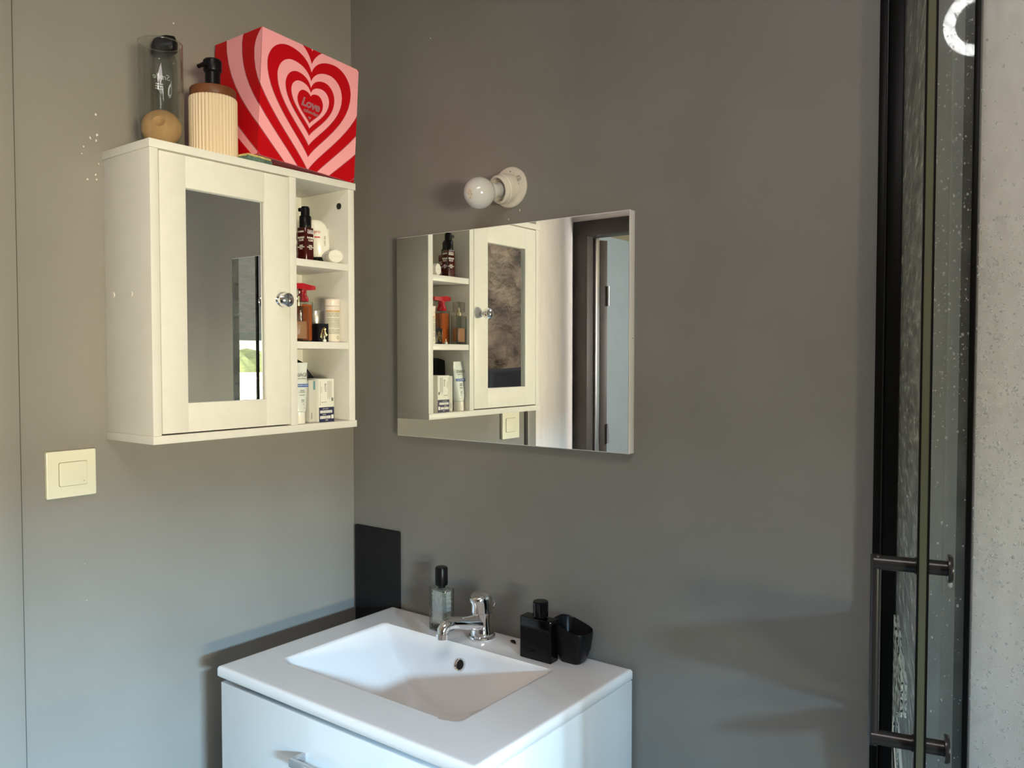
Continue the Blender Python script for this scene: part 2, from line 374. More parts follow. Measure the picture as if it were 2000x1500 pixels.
bm = nbm(); Mk = basis((0, 1, 0), (0, 0, 1), (1, 0, 0), (CX, -.3245 - CY0, 1.519 - CZ0))
lathe(bm, [(0, 0), (.0075, 0), (.0075, .002), (.005, .004), (.0048, .010), (.009, .0135), (.0135, .019), (.0145, .025), (.0128, .031), (.008, .0345), (0, .0355)], 32, Mk); obj('knob', bm, CHROME, door)

# ------------------------------------------------------------------ things on top of the cabinet
TZ = 1.772
# glass cylinder
gx, gy, gr_ = .088, -.517, .0375
t = thing('glass_cylinder', 'tall clear glass cylinder on the cabinet, holding a beige sponge ball', 'glass', (gx, gy, TZ))
b = nbm(); gh = .186
lathe(b, [(0, 0), (gr_ - .003, 0), (gr_, .003), (gr_, .095), (gr_ * .985, gh - .002), (gr_ * .97, gh), (gr_ * .95, gh - .002), (gr_ * .945, .1), (gr_ * .945, .008), (gr_ * .85, .006), (0, .006)], 48); obj('glass_body', b, THIN, t)
b = nbm(); tube(b, [(gr_ * .96 * cos(a * pi / 24), gr_ * .96 * sin(a * pi / 24), gh) for a in range(49)], .0011, 8, caps=False); obj('rim', b, GLASS, t)
o = nbm(); lathe(o, [(0, -.022), (.012, -.0215), (.024, -.018), (.0315, -.009), (.0335, 0), (.0315, .009), (.024, .018), (.010, .0235), (.004, .020), (0, .019)], 40, Matrix.Translation((gx, gy, TZ + .040)) @ Matrix.Rotation(radians(-40), 4, 'Z') @ Matrix.Rotation(radians(74), 4, 'Y'))
o = obj('sponge_ball', o, SPONGEB); tag(o, 'beige rounded sponge inside the bottom of the glass cylinder', 'sponge')
t = thing('clear_flat_bottle', 'clear flat bottle with black domed cap behind the tall glass cylinder on the cabinet', 'bottle', (.029, -.475, TZ), radians(-40))
b = nbm(); sec = [[(x, y, z) for x, y in rrect(d_, w_, .009, 6)] for z, w_, d_ in ((0, .038, .022), (.004, .042, .025), (.182, .042, .025), (.192, .034, .021))]
loft(b, sec); obj('glass_body', b, THIN, t)
b = nbm(); sec = [[(x, y, z + y * .22) for x, y in rrect(d_, w_, .009, 6)] for z, w_, d_ in ((.193, .036, .022), (.196, .043, .027), (.210, .045, .028), (.221, .038, .024), (.2245, .022, .019))]
loft(b, sec); obj('domed_cap', b, BLACKP, t, ang=60)
b = nbm(); M = basis((0, -1, 0), (0, 0, 1), (1, 0, 0), (.0127, -.003, .148)) @ Matrix.Rotation(radians(8), 4, 'Z')
text_bm(b, 'Smile', .014, M, shear=.3)
for k in range(3): box(b, (-.004, -.014 - k * .0045, 0), (.009, -.012 - k * .0045, .0002), M=M)
obj('printed_mark', b, INKW, t, smooth=False)
# soap dispenser
sx, sy = .100, -.423
t = thing('soap_dispenser', 'ribbed cream soap dispenser with wooden collar and black pump, on the cabinet', 'dispenser', (sx, sy, TZ))
b = nbm(); n = 480; R = .0408; sec = []
for z, k in ((0, .96), (.002, .99), (.004, 1), (.108, 1), (.1105, .985), (.112, .95)):
    sec.append([((R * k + .0019 * abs(sin(i * pi / n * 40)) ) * cos(2 * pi * i / n), (R * k + .0019 * abs(sin(i * pi / n * 40))) * sin(2 * pi * i / n), z) for i in range(n)])
loft(b, sec); obj('ribbed_body', b, CREAM, t, ang=60)
b = nbm(); lathe(b, [(0, .112), (.0395, .112), (.0405, .1135), (.0405, .126), (.039, .1285), (.0, .1285)], 48); obj('wooden_collar', b, WOOD, t)
b = nbm(); lathe(b, [(0, .1285), (.019, .1285), (.020, .131), (.016, .135), (.0135, .137), (.0135, .158), (.0155, .160), (.0165, .163), (.0165, .180), (.0145, .1825), (0, .183)], 32)
tube(b, [(0, -.01, .170), (.006, -.022, .168), (.009, -.034, .160)], [.0045, .0042, .0036]); obj('pump', b, BLACKP, t)
# kitchen sponge under the box corner
t = thing('dish_sponge', 'worn green and yellow dish sponge under the box corner on the cabinet', 'sponge', (.130, -.365, TZ), radians(8))
def ragged(bm, w, d, z0, z1, amp, seed):
    r = random.Random(seed); tt = bmesh.new(); bmesh.ops.create_grid(tt, x_segments=14, y_segments=10, size=.5)
    g = bmesh.ops.extrude_face_region(tt, geom=tt.faces[:]); bmesh.ops.translate(tt, vec=(0, 0, 1), verts=[v for v in g['geom'] if isinstance(v, bmesh.types.BMVert)])
    for v in tt.verts: v.co = Vector((v.co.x * w + r.uniform(-amp, amp), v.co.y * d + r.uniform(-amp, amp), (z0 if v.co.z < .5 else z1) + r.uniform(-amp, amp) * (0 if (v.co.z < .5 and z0 == 0) else .7)))
    bmesh.ops.recalc_face_normals(tt, faces=tt.faces); merge(bm, tt)
b = nbm(); ragged(b, .050, .058, 0, .0085, .0008, 1); obj('scourer_layer', b, SPG, t)
b = nbm(); ragged(b, .048, .055, .0085, .0125, .0005, 2); obj('foam_layer', b, SPY, t)

# heart box
bw, bh, bd = .236, .236, .150
ar = radians(3.5)
Mb = basis((0, cos(ar), -sin(ar)), (0, sin(ar), cos(ar)), (1, 0, 0), (.158, -.371, 1.7868))     # local x = along face, y = up, z = out of the face
lb = thing('heart_gift_box', 'square red and pink gift box printed with nested hearts, tilted on the cabinet top', 'box', M=Mb)
b = nbm(); box(b, (0, 0, -bd), (bw, bh, 0), .001); obj('carton', b, RED, lb)
b = nbm(); box(b, (.001, -.0008, -bd + .001), (bw - .001, .0002, -.001)); obj('underside', b, SIDEPINK, lb)
def bez(p0, p1, p2, p3, n):
    out = []
    for i in range(n):
        t_ = i / n; u = 1 - t_
        out.append((u ** 3 * p0[0] + 3 * u * u * t_ * p1[0] + 3 * u * t_ * t_ * p2[0] + t_ ** 3 * p3[0], u ** 3 * p0[1] + 3 * u * u * t_ * p1[1] + 3 * u * t_ * t_ * p2[1] + t_ ** 3 * p3[1]))
    return out
def half_heart(w, l, tz, c, e, tip, n=14):
    P = bez((0, c), (-.13 * l, c + .62 * (tz - c)), (-.50 * l, tz), (-l, tz), n)
    P += bez((-l, tz), (-l - .55 * (w - l), tz), (-w, e + .55 * (tz - e)), (-w, e), n)
    P += bez((-w, e), (-w, e - .42 * (e - tip)), (-.20 * w, tip + .22 * (e - tip)), (0, tip), n) + [(0, tip)]
    return P
def clip(poly, x0, y0, x1, y1):
    def cut(P, ins, inter):
        o_ = []
        for i in range(len(P)):
            a, c_ = P[i - 1], P[i]
            if ins(c_):
                if not ins(a): o_.append(inter(a, c_))
                o_.append(c_)
            elif ins(a): o_.append(inter(a, c_))
        return o_
    def ix(X): return lambda a, c_: (X, a[1] + (c_[1] - a[1]) * (X - a[0]) / (c_[0] - a[0]))
    def iy(Y): return lambda a, c_: (a[0] + (c_[0] - a[0]) * (Y - a[1]) / (c_[1] - a[1]), Y)
    for ins, it in ((lambda p: p[0] >= x0, ix(x0)), (lambda p: p[0] <= x1, ix(x1)), (lambda p: p[1] >= y0, iy(y0)), (lambda p: p[1] <= y1, iy(y1))):
        if poly: poly = cut(poly, ins, it)
    out = []
    for p in poly:
        if not out or (abs(p[0] - out[-1][0]) + abs(p[1] - out[-1][1])) > 1e-5: out.append(p)
    if len(out) > 1 and abs(out[0][0] - out[-1][0]) + abs(out[0][1] - out[-1][1]) < 1e-5: out.pop()
    return out
hearts = [  # w, lobe, top, cusp, ext, tip, colour
    (1.50, .75, 1.95, 1.25, 1.30, -.50, BPINK), (1.24, .62, 1.62, 1.15, 1.12, -.43, RED), (.965, .50, 1.40, 1.06, 1.02, -.235, BPINK), (.745, .40, 1.20, .981, .93, -.115, RED), (.578, .31, 1.055, .874, .84, -.01, BPINK),
    (.430, .236, .945, .804, .75, .103, RED), (.333, .188, .843, .729, .685, .196, BPINK), (.252, .137, .765, .673, .641, .28, RED), (.195, .108, .698, .632, .61, .338, BPINK), (.131, .068, .636, .602, .558, .384, RED)]
front = {}; side = {}
lay = 0
for w, l, tz, c, e, tip, m in hearts:
    hp = half_heart(w, l, tz, c, e, tip)
    for shade in (True, False):
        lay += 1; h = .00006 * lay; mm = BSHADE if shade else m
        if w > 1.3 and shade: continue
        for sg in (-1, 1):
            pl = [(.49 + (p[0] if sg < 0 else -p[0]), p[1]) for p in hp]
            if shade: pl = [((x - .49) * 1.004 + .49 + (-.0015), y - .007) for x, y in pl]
            f = clip(pl, 0, 0, 1, 1) if w < 1.3 else []
            if len(f) > 2: prism(front.setdefault((mm.name, lay), nbm()), [(x * bw, y * bh) for x, y in f], 0, h)
            s_ = clip(pl, -bd / bw, 0, 0, 1)
            if len(s_) > 2:
                prism(side.setdefault((mm.name, lay), nbm()), [(x * bw, y * bh) for x, y in s_], 0, h, basis((0, 0, 1), (0, 1, 0), (-1, 0, 0), (0, 0, 0)))
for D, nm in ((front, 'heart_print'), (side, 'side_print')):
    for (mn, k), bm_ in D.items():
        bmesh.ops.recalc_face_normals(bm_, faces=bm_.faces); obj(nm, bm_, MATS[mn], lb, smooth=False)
b = nbm(); M0 = Matrix.Translation((.49 * bw, .535 * bh, .00125)) @ Matrix.Rotation(radians(-3), 4, 'Z')
text_bm(b, 'Love', .0235, M0, bold=.0009, shear=.25, spacing=.95)
text_bm(b, 'calendar', .0105, M0 @ Matrix.Translation((.003, -.0145, 0)), bold=.0003)
hs = [(x * .0075 / .131 * .131 / .131 * .35 * 1.2, (y - .5) * .02) for x, y in []]
prism(b, [(0, 0), (-.0035, .004), (-.003, .0062), (-.001, .0062), (0, .0048), (.001, .0062), (.003, .0062), (.0035, .004)], 0, .0001, M0 @ Matrix.Translation((.001, -.030, 0)))
obj('lettering', b, BTEXT, lb, smooth=False)

# ------------------------------------------------------------------ shelf contents
SH1, SH2, SH3 = 1.604, 1.442, 1.279
# top shelf: dropper bottle, pump bottle, white bottle upside down, carton, lying white bottle
t = thing('dropper_bottle', 'dark red dropper bottle behind the divider on the top shelf, left of the pump bottle', 'bottle', (.098, -.254, SH1), radians(8))
b = nbm(); prism(b, rrect(.024, .024, .004), 0, .058, bev=.0012); obj('bottle_body', b, AMBERD, t)
b = nbm(); lathe(b, [(0, .058), (.0085, .058), (.0085, .072), (.006, .073), (.0052, .078), (.0056, .088), (.0035, .093), (0, .094)], 24); obj('dropper_cap', b, BLACKP, t)
b = nbm()
for s, z, q in (('ROYAL', .040, .0062), ('EXPERT', .0355, .0055), ('BAR', .028, .006), ('SERUM', .015, .005), ('SOIN', .011, .004)):
    text_bm(b, s, q, facing(0, (.01215, .0, z)), bold=.0001); text_bm(b, s, q, facing(90, (.0, .01215, z)), bold=.0001)
obj('lettering', b, INKW, t, smooth=False)
t = thing('pump_bottle', 'dark amber square pump bottle with black cap and white lettering, on the top shelf', 'bottle', (.126, -.236, SH1), radians(6))
b = nbm(); prism(b, rrect(.0235, .0235, .003), 0, .066, bev=.0012); obj('bottle_body', b, AMBER, t)
b = nbm(); lathe(b, [(0, .066), (.0115, .066), (.0118, .068), (.0118, .088), (.0105, .090), (.0090, .0905), (.0088, .103), (.0088, .105), (.007, .1085), (0, .109)], 28); box(b, (-.004, -.016, .097), (.004, -.006, .104), .001); obj('pump_cap', b, BLACKP, t)
b = nbm()
for s, z, q in (("L'OREAL", .0575, .0044), ('BARBER', .0455, .0052), ('CLUB', .0405, .0052), ('HUILE', .030, .0034), ('BARBE VISAGE', .0268, .0028), ('50 ML', .0235, .003)):
    for th, p in ((0, (.01195, .002, z)), (90, (.0, .01195, z)), (-90, (-.0, -.01195, z))): text_bm(b, s, q, facing(th, p), bold=.00012)
box(b, (.0118, -.006, .0605), (.01195, .010, .0613)); box(b, (.0118, -.006, .0540), (.01195, .010, .0552)); obj('lettering', b, INKW, t, smooth=False)
t = thing('white_cleanser_bottle', 'white oval plastic bottle standing on its black ribbed cap, leaning on the top shelf', 'bottle', (.100, -.176, SH1 + .0005 - .012), radians(-25))
sec = []
for z, w, d, ox in ((.026, .030, .015, 0), (.032, .036, .019, 0), (.055, .040, .022, -.001), (.080, .040, .021, -.003), (.094, .034, .018, -.006), (.101, .024, .013, -.009), (.104, .012, .006, -.011)):
    sec.append([(d / 2 * cos(a * 2 * pi / 32), ox + w / 2 * sin(a * 2 * pi / 32), z) for a in range(32)])
b = nbm(); loft(b, sec); obj('bottle_body', b, WPL, t, ang=60)
b = nbm(); sec = []
for z, k in ((.0125, .92), (.0135, 1), (.025, 1), (.026, .97)):
    sec.append([((.0125 * k + .0004 * (a % 2)) * cos(a * 2 * pi / 72), (.0175 * k + .0004 * (a % 2)) * sin(a * 2 * pi / 72), z) for a in range(72)])
loft(b, sec); obj('ribbed_cap', b, BLACKP, t, ang=20)
b = nbm()
text_bm(b, 'pro', .009, facing(0, (.0112, -.010, .078))); obj('lettering', b, INKR, t, smooth=False)
b = nbm(); box(b, (.0105, -.016, .0655), (.0112, -.004, .068)); obj('red_bar', b, INKR, t)
b = nbm(); M = facing(0, (.0112, .006, .060)) @ Matrix.Rotation(pi / 2, 4, 'Z'); text_bm(b, 'CARE GEL', .0048, M); obj('lettering', b, INK, t, smooth=False)
t = thing('medicine_carton', 'small white medicine carton with ochre print, standing at the back of the top shelf', 'box', (.085, -.1635, SH1), radians(2))
b = nbm(); box(b, (-.009, -.0145, .0), (.009, .0145, .078), .0006); obj('carton', b, CARD, t)
b = nbm(); box(b, (.0089, -.001, .020), (.0092, .0045, .050)); obj('ochre_stripe', b, OCHRE, t)
b = nbm()
for k, (y, s) in enumerate(((-.009, 'paracetamol'), (.0085, 'comprimes'), (.0015, '500 mg'))): text_bm(b, s, .0055, facing(0, (.0092, y, .052 if k < 2 else .064)) @ Matrix.Rotation(pi / 2, 4, 'Z'))
obj('lettering', b, INK, t, smooth=False)
b = nbm(); box(b, (-.004, -.0145, .0005), (.0155, -.0005, .0006)); b.free()
t = thing('lying_white_bottle', 'translucent white oval bottle lying on its side at the front of the top shelf', 'bottle', (.134, -.1715, SH1 + .0142), radians(-18))
b = nbm(); sec = []
for x, k in ((-.105, .45), (-.098, .85), (-.085, 1), (-.01, 1), (-.006, .96)):
    sec.append([(x, .0165 * k * cos(a * 2 * pi / 40), .0138 * k * sin(a * 2 * pi / 40)) for a in range(40)])
loft(b, sec); obj('bottle_body', b, WPL2, t, ang=60)
b = nbm(); sec = []
for x, k in ((-.0058, .99), (.0125, 1), (.0145, .94), (.0146, .88), (.0135, .84), (.0132, .2)):
    sec.append([(x, .0165 * k * cos(a * 2 * pi / 40), .0138 * k * sin(a * 2 * pi / 40)) for a in range(40)])
loft(b, sec); box(b, (.012, -.011, -.0012), (.0146, .011, .0012), .0005); obj('screw_cap', b, WPL, t, ang=40)
# middle shelf
t = thing('perfume_bottle', 'clear perfume bottle of peach liquid with glass cap, at the left of the middle shelf', 'bottle', (.136, -.2625, SH2), radians(0))
b = nbm(); prism(b, rrect(.023, .035, .004), 0, .070, bev=.002)
obj('glass_body', b, THIN, t)
b = nbm(); prism(b, rrect(.0175, .0285, .003), .006, .040, bev=.001); obj('liquid', b, PEACH, t)
b = nbm(); lathe(b, [(0, .070), (.0065, .070), (.0065, .078), (.003, .079), (.003, .090), (0, .090)], 20); obj('spray_neck', b, mat('pale_gold', (.8, .7, .5), .2, metal=1), t)
b = nbm(); prism(b, rrect(.019, .026, .003), .0785, .104, bev=.0015); obj('glass_cap', b, THIN, t)
t = thing('red_pump_bottle', 'amber oil bottle with a red pump top, middle shelf', 'bottle', (.108, -.2305, SH2), radians(0))
b = nbm(); prism(b, rrect(.028, .038, .007), 0, .082, bev=.002); obj('bottle_body', b, THIN, t)
b = nbm(); prism(b, rrect(.0245, .0345, .006), .003, .076, bev=.0015); obj('liquid', b, ORANGE, t)
b = nbm(); lathe(b, [(0, .082), (.0125, .082), (.0125, .088), (.0105, .093), (.0085, .096), (.0085, .104), (.010, .108), (0, .108)], 28)
loft(b, [[(x, -.030, .1085 + z) for x, z in ((-.004, 0), (.004, 0), (.004, .008), (-.004, .008))], [(x, -.008, .105 + z) for x, z in ((-.010, 0), (.010, 0), (.010, .0135), (-.010, .0135))], [(x, .010, .105 + z) for x, z in ((-.010, 0), (.010, 0), (.010, .011), (-.010, .011))], [(x, .030, .107 + z) for x, z in ((-.005, 0), (.005, 0), (.005, .008), (-.005, .008))]]); obj('pump_top', b, REDP, t)
t = thing('cream_jar', 'silver and white cylindrical jar behind the black monogram box, middle shelf', 'jar', (.060, -.1575, SH2))
b = nbm(); lathe(b, [(0, 0), (.0175, 0), (.018, .001), (.018, .050), (0, .050)], 40); obj('jar_body', b, mat('satin_silver', (.75, .73, .68), .3, metal=.7), t)
b = nbm(); lathe(b, [(0, .0505), (.0182, .0505), (.0182, .067), (.0175, .068), (0, .068)], 40); obj('lid', b, mat('satin_silver', (.7, .7, .7)), t)
t = thing('monogram_box', 'small black box with a looping gold monogram, middle shelf', 'box', (.118, -.1905, SH2), radians(-4))
b = nbm(); box(b, (-.014, -.0165, 0), (.014, .0075, .038), .0008); obj('box_body', b, mat('black_lacquer', (.008, .008, .012), .25), t)
b = nbm()
def curl(bm, f, n=40, r=.00038):
    tube(bm, [(.0146, f(i / n)[0] * .85 - .0055, f(i / n)[1]) for i in range(n + 1)], r, 6)
curl(b, lambda s: (-.001 + .0095 * sin(2 * pi * s) * .55 + .003 * cos(2 * pi * s), .0185 + .0115 * cos(2 * pi * s)))
curl(b, lambda s: (-.002 + .0065 * sin(2 * pi * s) * .5 + .004 * cos(2 * pi * s), .0180 + .0088 * cos(2 * pi * s)))
curl(b, lambda s: (.001 + .0055 * sin(2 * pi * s + .6), .0245 + .0038 * cos(2 * pi * s)))
curl(b, lambda s: (.004 + .004 * s, .024 - .011 * s + .002 * sin(9 * s)))
curl(b, lambda s: (.0085 + .0018 * sin(2 * pi * s), .0145 + .003 * cos(2 * pi * s)))
obj('gold_monogram', b, GOLD, t)
t = thing('powder_bottle', 'tall blush-white powder bottle with small print label, at the right of the middle shelf', 'bottle', (.124, -.1670, SH2), radians(-35))
b = nbm(); lathe(b, [(0, 0), (.0152, 0), (.0160, .002), (.0160, .073), (.0152, .0745), (0, .0745)], 40); obj('bottle_body', b, POWD, t)
b = nbm(); lathe(b, [(0, .075), (.0155, .075), (.0160, .0765), (.0160, .087), (.018, .0895), (0, .090)], 40); obj('cap', b, POWD, t)
b = nbm()
def wrap_label(bm, R, a0, a1, z0, z1, n=14, th=.00025):
    A = [((R + th) * cos(radians(a0 + (a1 - a0) * i / n)), (R + th) * sin(radians(a0 + (a1 - a0) * i / n))) for i in range(n + 1)] + [(R * cos(radians(a0 + (a1 - a0) * i / n)), R * sin(radians(a0 + (a1 - a0) * i / n))) for i in range(n, -1, -1)]
    prism(bm, A, z0, z1)
wrap_label(b, .0160, -60, 65, .003, .066); obj('label', b, mat('cream_label', (.78, .72, .60), .5), t)
b = nbm(); wrap_label(b, .0163, -55, 65, .062, .066); obj('ochre_band', b, OCHRE, t)
b = nbm(); rr_ = random.Random(2)
for k in range(24):
    z = .060 - k * .00185
    if k in (5, 17): continue
    a = -52
    while a < 55:
        e_ = min(a + rr_.uniform(5, 28), 58); wrap_label(b, .0163, a, e_, z, z + .0007, 3); a = e_ + rr_.uniform(1.5, 4)
obj('small_print', b, INK, t, smooth=False)
b = nbm(); tube(b, [(.0164 * cos(a_), .0164 * sin(a_), .0095 + .003 * sin(k * 2 * pi / 12)) for k in range(13) for a_ in (.65 + .15 * cos(k * 2 * pi / 12),)], .0004, 6); obj('recycling_mark', b, INK, t)
t = thing('glass_stopper', 'tiny clear and white stopper at the front of the middle shelf, before the monogram box', 'stopper', (.145, -.205, SH2))
b = nbm(); lathe(b, [(0, 0), (.0035, 0), (.0038, .0045), (.0012, .0058), (.001, .011), (.0006, .013), (0, .013)], 16); obj('stopper_body', b, WPL, t)
# bottom shelf
t = thing('cream_tube', 'pale grey cream tube with blue band standing on its cap on the bottom shelf', 'tube', (.134, -.263, SH3), radians(-4))
b = nbm(); sec = []
for z, w, d in ((.024, .027, .025), (.034, .033, .024), (.060, .038, .018), (.085, .040, .012), (.105, .041, .006), (.117, .042, .0022), (.121, .042, .0018)):
    sec.append([(d / 2 * cos(a * 2 * pi / 32) + .0012 * sin(z * 110) * sin(a * 2 * pi / 32), w / 2 * sin(a * 2 * pi / 32), z) for a in range(32)])
loft(b, sec); obj('tube_body', b, TUBEM, t, ang=60)
b = nbm(); lathe(b, [(0, 0), (.0125, 0), (.013, .001), (.0125, .0235), (0, .0238)], 36); obj('cap', b, WPL, t)
b = nbm(); loft(b, [[(.0072, -.018, .073), (.0072, .0175, .073), (.0066, .0175, .079), (.0066, -.018, .079)], [(.0082, -.018, .073), (.0082, .0175, .073), (.0074, .0175, .079), (.0074, -.018, .079)]]); obj('blue_band', b, BLUEP, t)
b = nbm(); text_bm(b, 'URIAGE', .0105, facing(0, (.0066, .0005, .0965)), spacing=.95)
text_bm(b, 'EAU THERMALE', .0028, facing(0, (.0070, .004, .0895)))
for k, (z, s) in enumerate(((.066, 'CREME'), (.0625, 'LAVANTE'), (.057, 'apaisante'), (.0475, 'visage'), (.044, 'corps'), (.039, 'peaux'), (.031, 'sensibles'))): text_bm(b, s, .0032, facing(0, (.0112 if z < .05 else .0098, .002, z)))
obj('lettering', b, INK, t, smooth=False)
b = nbm(); text_bm(b, 'BARIEDERM-CICA', .0040, facing(0, (.0083, .001, .076)), spacing=.95); obj('lettering', b, INKW, t, smooth=False, label='white lettering on the blue band')
t = thing('pharmacy_carton', 'white pharmacy carton with navy barcode label on the bottom shelf, nearest the front', 'box', (.120, -.206, SH3), radians(2))
b = nbm(); box(b, (-.030, -.014, 0), (.0225, .0265, .088), .0005); obj('carton', b, CARD, t)
b = nbm(); box(b, (.0224, -.0138, .0), (.0227, .0262, .030)); obj('navy_label', b, NAVY, t)
b = nbm(); rb = random.Random(4)
for z0, z1, y1 in ((.018, .0235, .021), (.0065, .0125, .0165)):
    y = -.0115
    while y < y1:
        w_ = rb.choice((.0006, .001, .0016, .0035)); box(b, (.0227, y, z0), (.0229, min(y + w_, y1), z1)); y += w_ + rb.choice((.0004, .0006))
box(b, (.0227, .0185, .006), (.0229, .0245, .014)); text_bm(b, 'LOT A 4512', .003, facing(0, (.0228, .003, .0265))); text_bm(b, '03 2025', .0026, facing(0, (.0228, .0, .0152))); text_bm(b, '340093', .0026, facing(0, (.0228, .006, .0035)))
obj('barcode', b, INKW, t, smooth=False)
b = nbm()
M = facing(0, (.0226, .003, .070)) @ Matrix.Rotation(-pi / 2, 4, 'Z')
text_bm(b, 'BIOM', .007, M); text_bm(b, 'creme 30 g', .003, M @ Matrix.Translation((.004, -.010, 0)))
for k in range(5): box(b, (.0226, .009 + k * .0024, .045 + .004 * (k % 2)), (.0228, .0094 + k * .0024, .083))
box(b, (.0226, -.011, .034), (.0228, -.0105, .083)); box(b, (.0226, .0195, .042), (.0228, .024, .049))
text_bm(b, 'usage externe', .0025, facing(0, (.0227, -.001, .0405)))
M = facing(-90, (-.004, -.0141, .074)) @ Matrix.Rotation(pi / 2, 4, 'Z'); text_bm(b, 'BIOM', .008, M); obj('lettering', b, INK, t, smooth=False)
t = thing('slim_carton', 'slim grey-white carton squeezed between the cream tube and the pharmacy carton', 'box', (.118, -.231, SH3), radians(4))
b = nbm(); box(b, (-.030, -.0085, 0), (.018, .0085, .086), .0005); obj('carton', b, CARDS, t)
b = nbm(); box(b, (.0179, .002, .066), (.0182, .0075, .084)); obj('teal_mark', b, mat('teal_print', (.15, .30, .34), .5), t)
b = nbm(); text_bm(b, 'lotion', .0055, facing(0, (.0181, -.003, .014)) @ Matrix.Rotation(pi / 2, 4, 'Z')); obj('lettering', b, INKD, t, smooth=False)
b = nbm(); prism(b, [(0, 0), (.108, 0), (.112, .040), (.108, .080), (.070, .123), (.057, .128), (.030, .130), (.004, .124)], 0, .022, basis((0, 1, 0), (0, 0, 1), (1, 0, 0), (0, 0, 0)), bev=.003)
o = obj('black_pouch', b, POUCH); o.location = (.058, -.279, SH3); tag(o, 'black fabric pouch standing behind the tube and cartons on the bottom shelf', 'pouch')

# ------------------------------------------------------------------ light switch
t = thing('light_switch', 'square ivory light switch on the left wall below the cabinet', 'switch', (0, -.643, 1.212))
b = nbm(); prism(b, rrect(.082, .080, .002), 0, .009, basis((0, 1, 0), (0, 0, 1), (1, 0, 0), (0, 0, 0)), bev=.0015); obj('plate', b, SWITCHM, t)
b = nbm(); prism(b, rrect(.0475, .0415, .003), .0088, .0093, basis((0, 1, 0), (0, 0, 1), (1, 0, 0), (0, .002, 0))); obj('rocker_gap', b, mat('shadow_gap_ivory', (.28, .25, .17), .6), t)
b = nbm(); prism(b, rrect(.046, .040, .0028), .0088, .0112, basis((0, 1, 0), (0, 0, 1), (1, 0, 0), (0, .002, 0)), bev=.0006); r_ = obj('rocker', b, SWITCHM, t)
b = nbm(); lathe(b, [(0, .0004), (.0012, 0)], 12, basis((0, 1, 0), (0, 0, 1), (1, 0, 0), (.0113, .019, -.014))); obj('indicator', b, OCHRE, r_)

# ------------------------------------------------------------------ wall mirror
t = thing('wall_mirror', 'wide rectangular frameless mirror with white edges on the dark back wall', 'mirror', (.4535, 0, 1.455))
mx0, mx1, mz0, mz1 = -.2885, .2885, -.2165, .2165
b = nbm(); box(b, (mx0, -.0185, mz0), (mx1, 0, mz1), .0004); obj('backing_board', b, mat('white_mirror_edge', (.85, .80, .80), .4), t)
b = nbm(); box(b, (mx0 + .0015, -.0205, mz0 + .0015), (mx1 - .0005, -.0186, mz1 - .0015)); obj('mirror_glass', b, MIRROR, t)
b = nbm(); lathe(b, [(0, .0003), (.0012, 0)], 10, basis((0, 1, 0), (0, 0, 1), (1, 0, 0), (mx1, -.006, -.01))); obj('edge_speck', b, GAP, t)

# ------------------------------------------------------------------ bulb lamp
t = thing('wall_lamp', 'white porcelain wall lampholder with a round bare bulb, above the mirror', 'lamp', (.465, 0, 1.747))
b = nbm(); MW = basis((1, 0, 0), (0, 0, 1), (0, -1, 0), (0, 0, 0))
lathe(b, [(0, 0), (.040, 0), (.0405, .003), (.039, .006), (.036, .0075), (.025, .008), (0, .008)], 48, MW); obj('base_plate', b, PORC, t)
for x, z in ((.004, .030), (.000, -.030), (.024, .003)):
    b = nbm(); lathe(b, [(0, .0002), (.0013, 0)], 12, basis((1, 0, 0), (0, 0, 1), (0, -1, 0), (x, -.0082, z))); obj('screw_hole', b, GAP, t)
b = nbm(); text_bm(b, 'E27', .007, basis((1, 0, 0), (0, 0, 1), (0, -1, 0), (.026, -.0081, .012)) @ Matrix.Rotation(radians(12), 4, 'Z')); text_bm(b, '250V', .004, basis((1, 0, 0), (0, 0, 1), (0, -1, 0), (.024, -.0081, .018))); obj('stamped_mark', b, INK, t, smooth=False)
ax = Vector((-.018, -.080, -.021)).normalized(); q = ax.to_track_quat('Z', 'Y').to_matrix().to_4x4()
MS = q
b = nbm(); lathe(b, [(0, .003), (.027, .003), (.028, .008), (.028, .013), (.0295, .015), (.0295, .024), (.028, .026), (.0285, .029), (.0275, .034), (.0235, .036), (.0225, .034), (.0215, .026), (.0, .026)], 48, MS); obj('lampholder', b, PORC, t)
b = nbm(); lathe(b, [(0, .022), (.0135, .022), (.0138, .030), (.0135, .040), (.014, .042), (.0, .042)], 32, MS); obj('bulb_collar', b, mat('grey_bulb_collar', (.45, .44, .44), .35), t)
b = nbm(); pr = [(.014, .040), (.0155, .046), (.0175, .052)]
cz = .0865 - .004
for i in range(6, 33): a = pi * i / 32; pr.append((.0305 * sin(a), cz - .0305 * cos(a)))
pr.append((0, cz + .0305)); lathe(b, pr, 48, MS); bulb = obj('bulb', b, OPAL, t, ang=60)
Mt = MS @ Matrix.Translation((0, 0, cz)); 
def on_bulb(dx, dz, roll):
    c_ = Vector(ax * cz); d = (Vector((1.443 - .465, -1.29, 1.4117 - 1.747)) - c_).normalized(); side_ = Vector((0, 0, 1)).cross(d).normalized(); up_ = d.cross(side_)
    n_ = (d + side_ * dx + up_ * dz).normalized(); s2 = Vector((0, 0, 1)).cross(n_).normalized(); u2 = n_.cross(s2)
    return basis(s2, u2, n_, c_ + n_ * .0306) @ Matrix.Rotation(roll, 4, 'Z')
b = nbm(); text_bm(b, 'CE', .009, on_bulb(-.75, .05, radians(60)), ext=.0003); text_bm(b, '25W', .006, on_bulb(-.60, -.22, radians(50)), ext=.0003); obj('printed_mark', b, OCHRE, t, smooth=False)

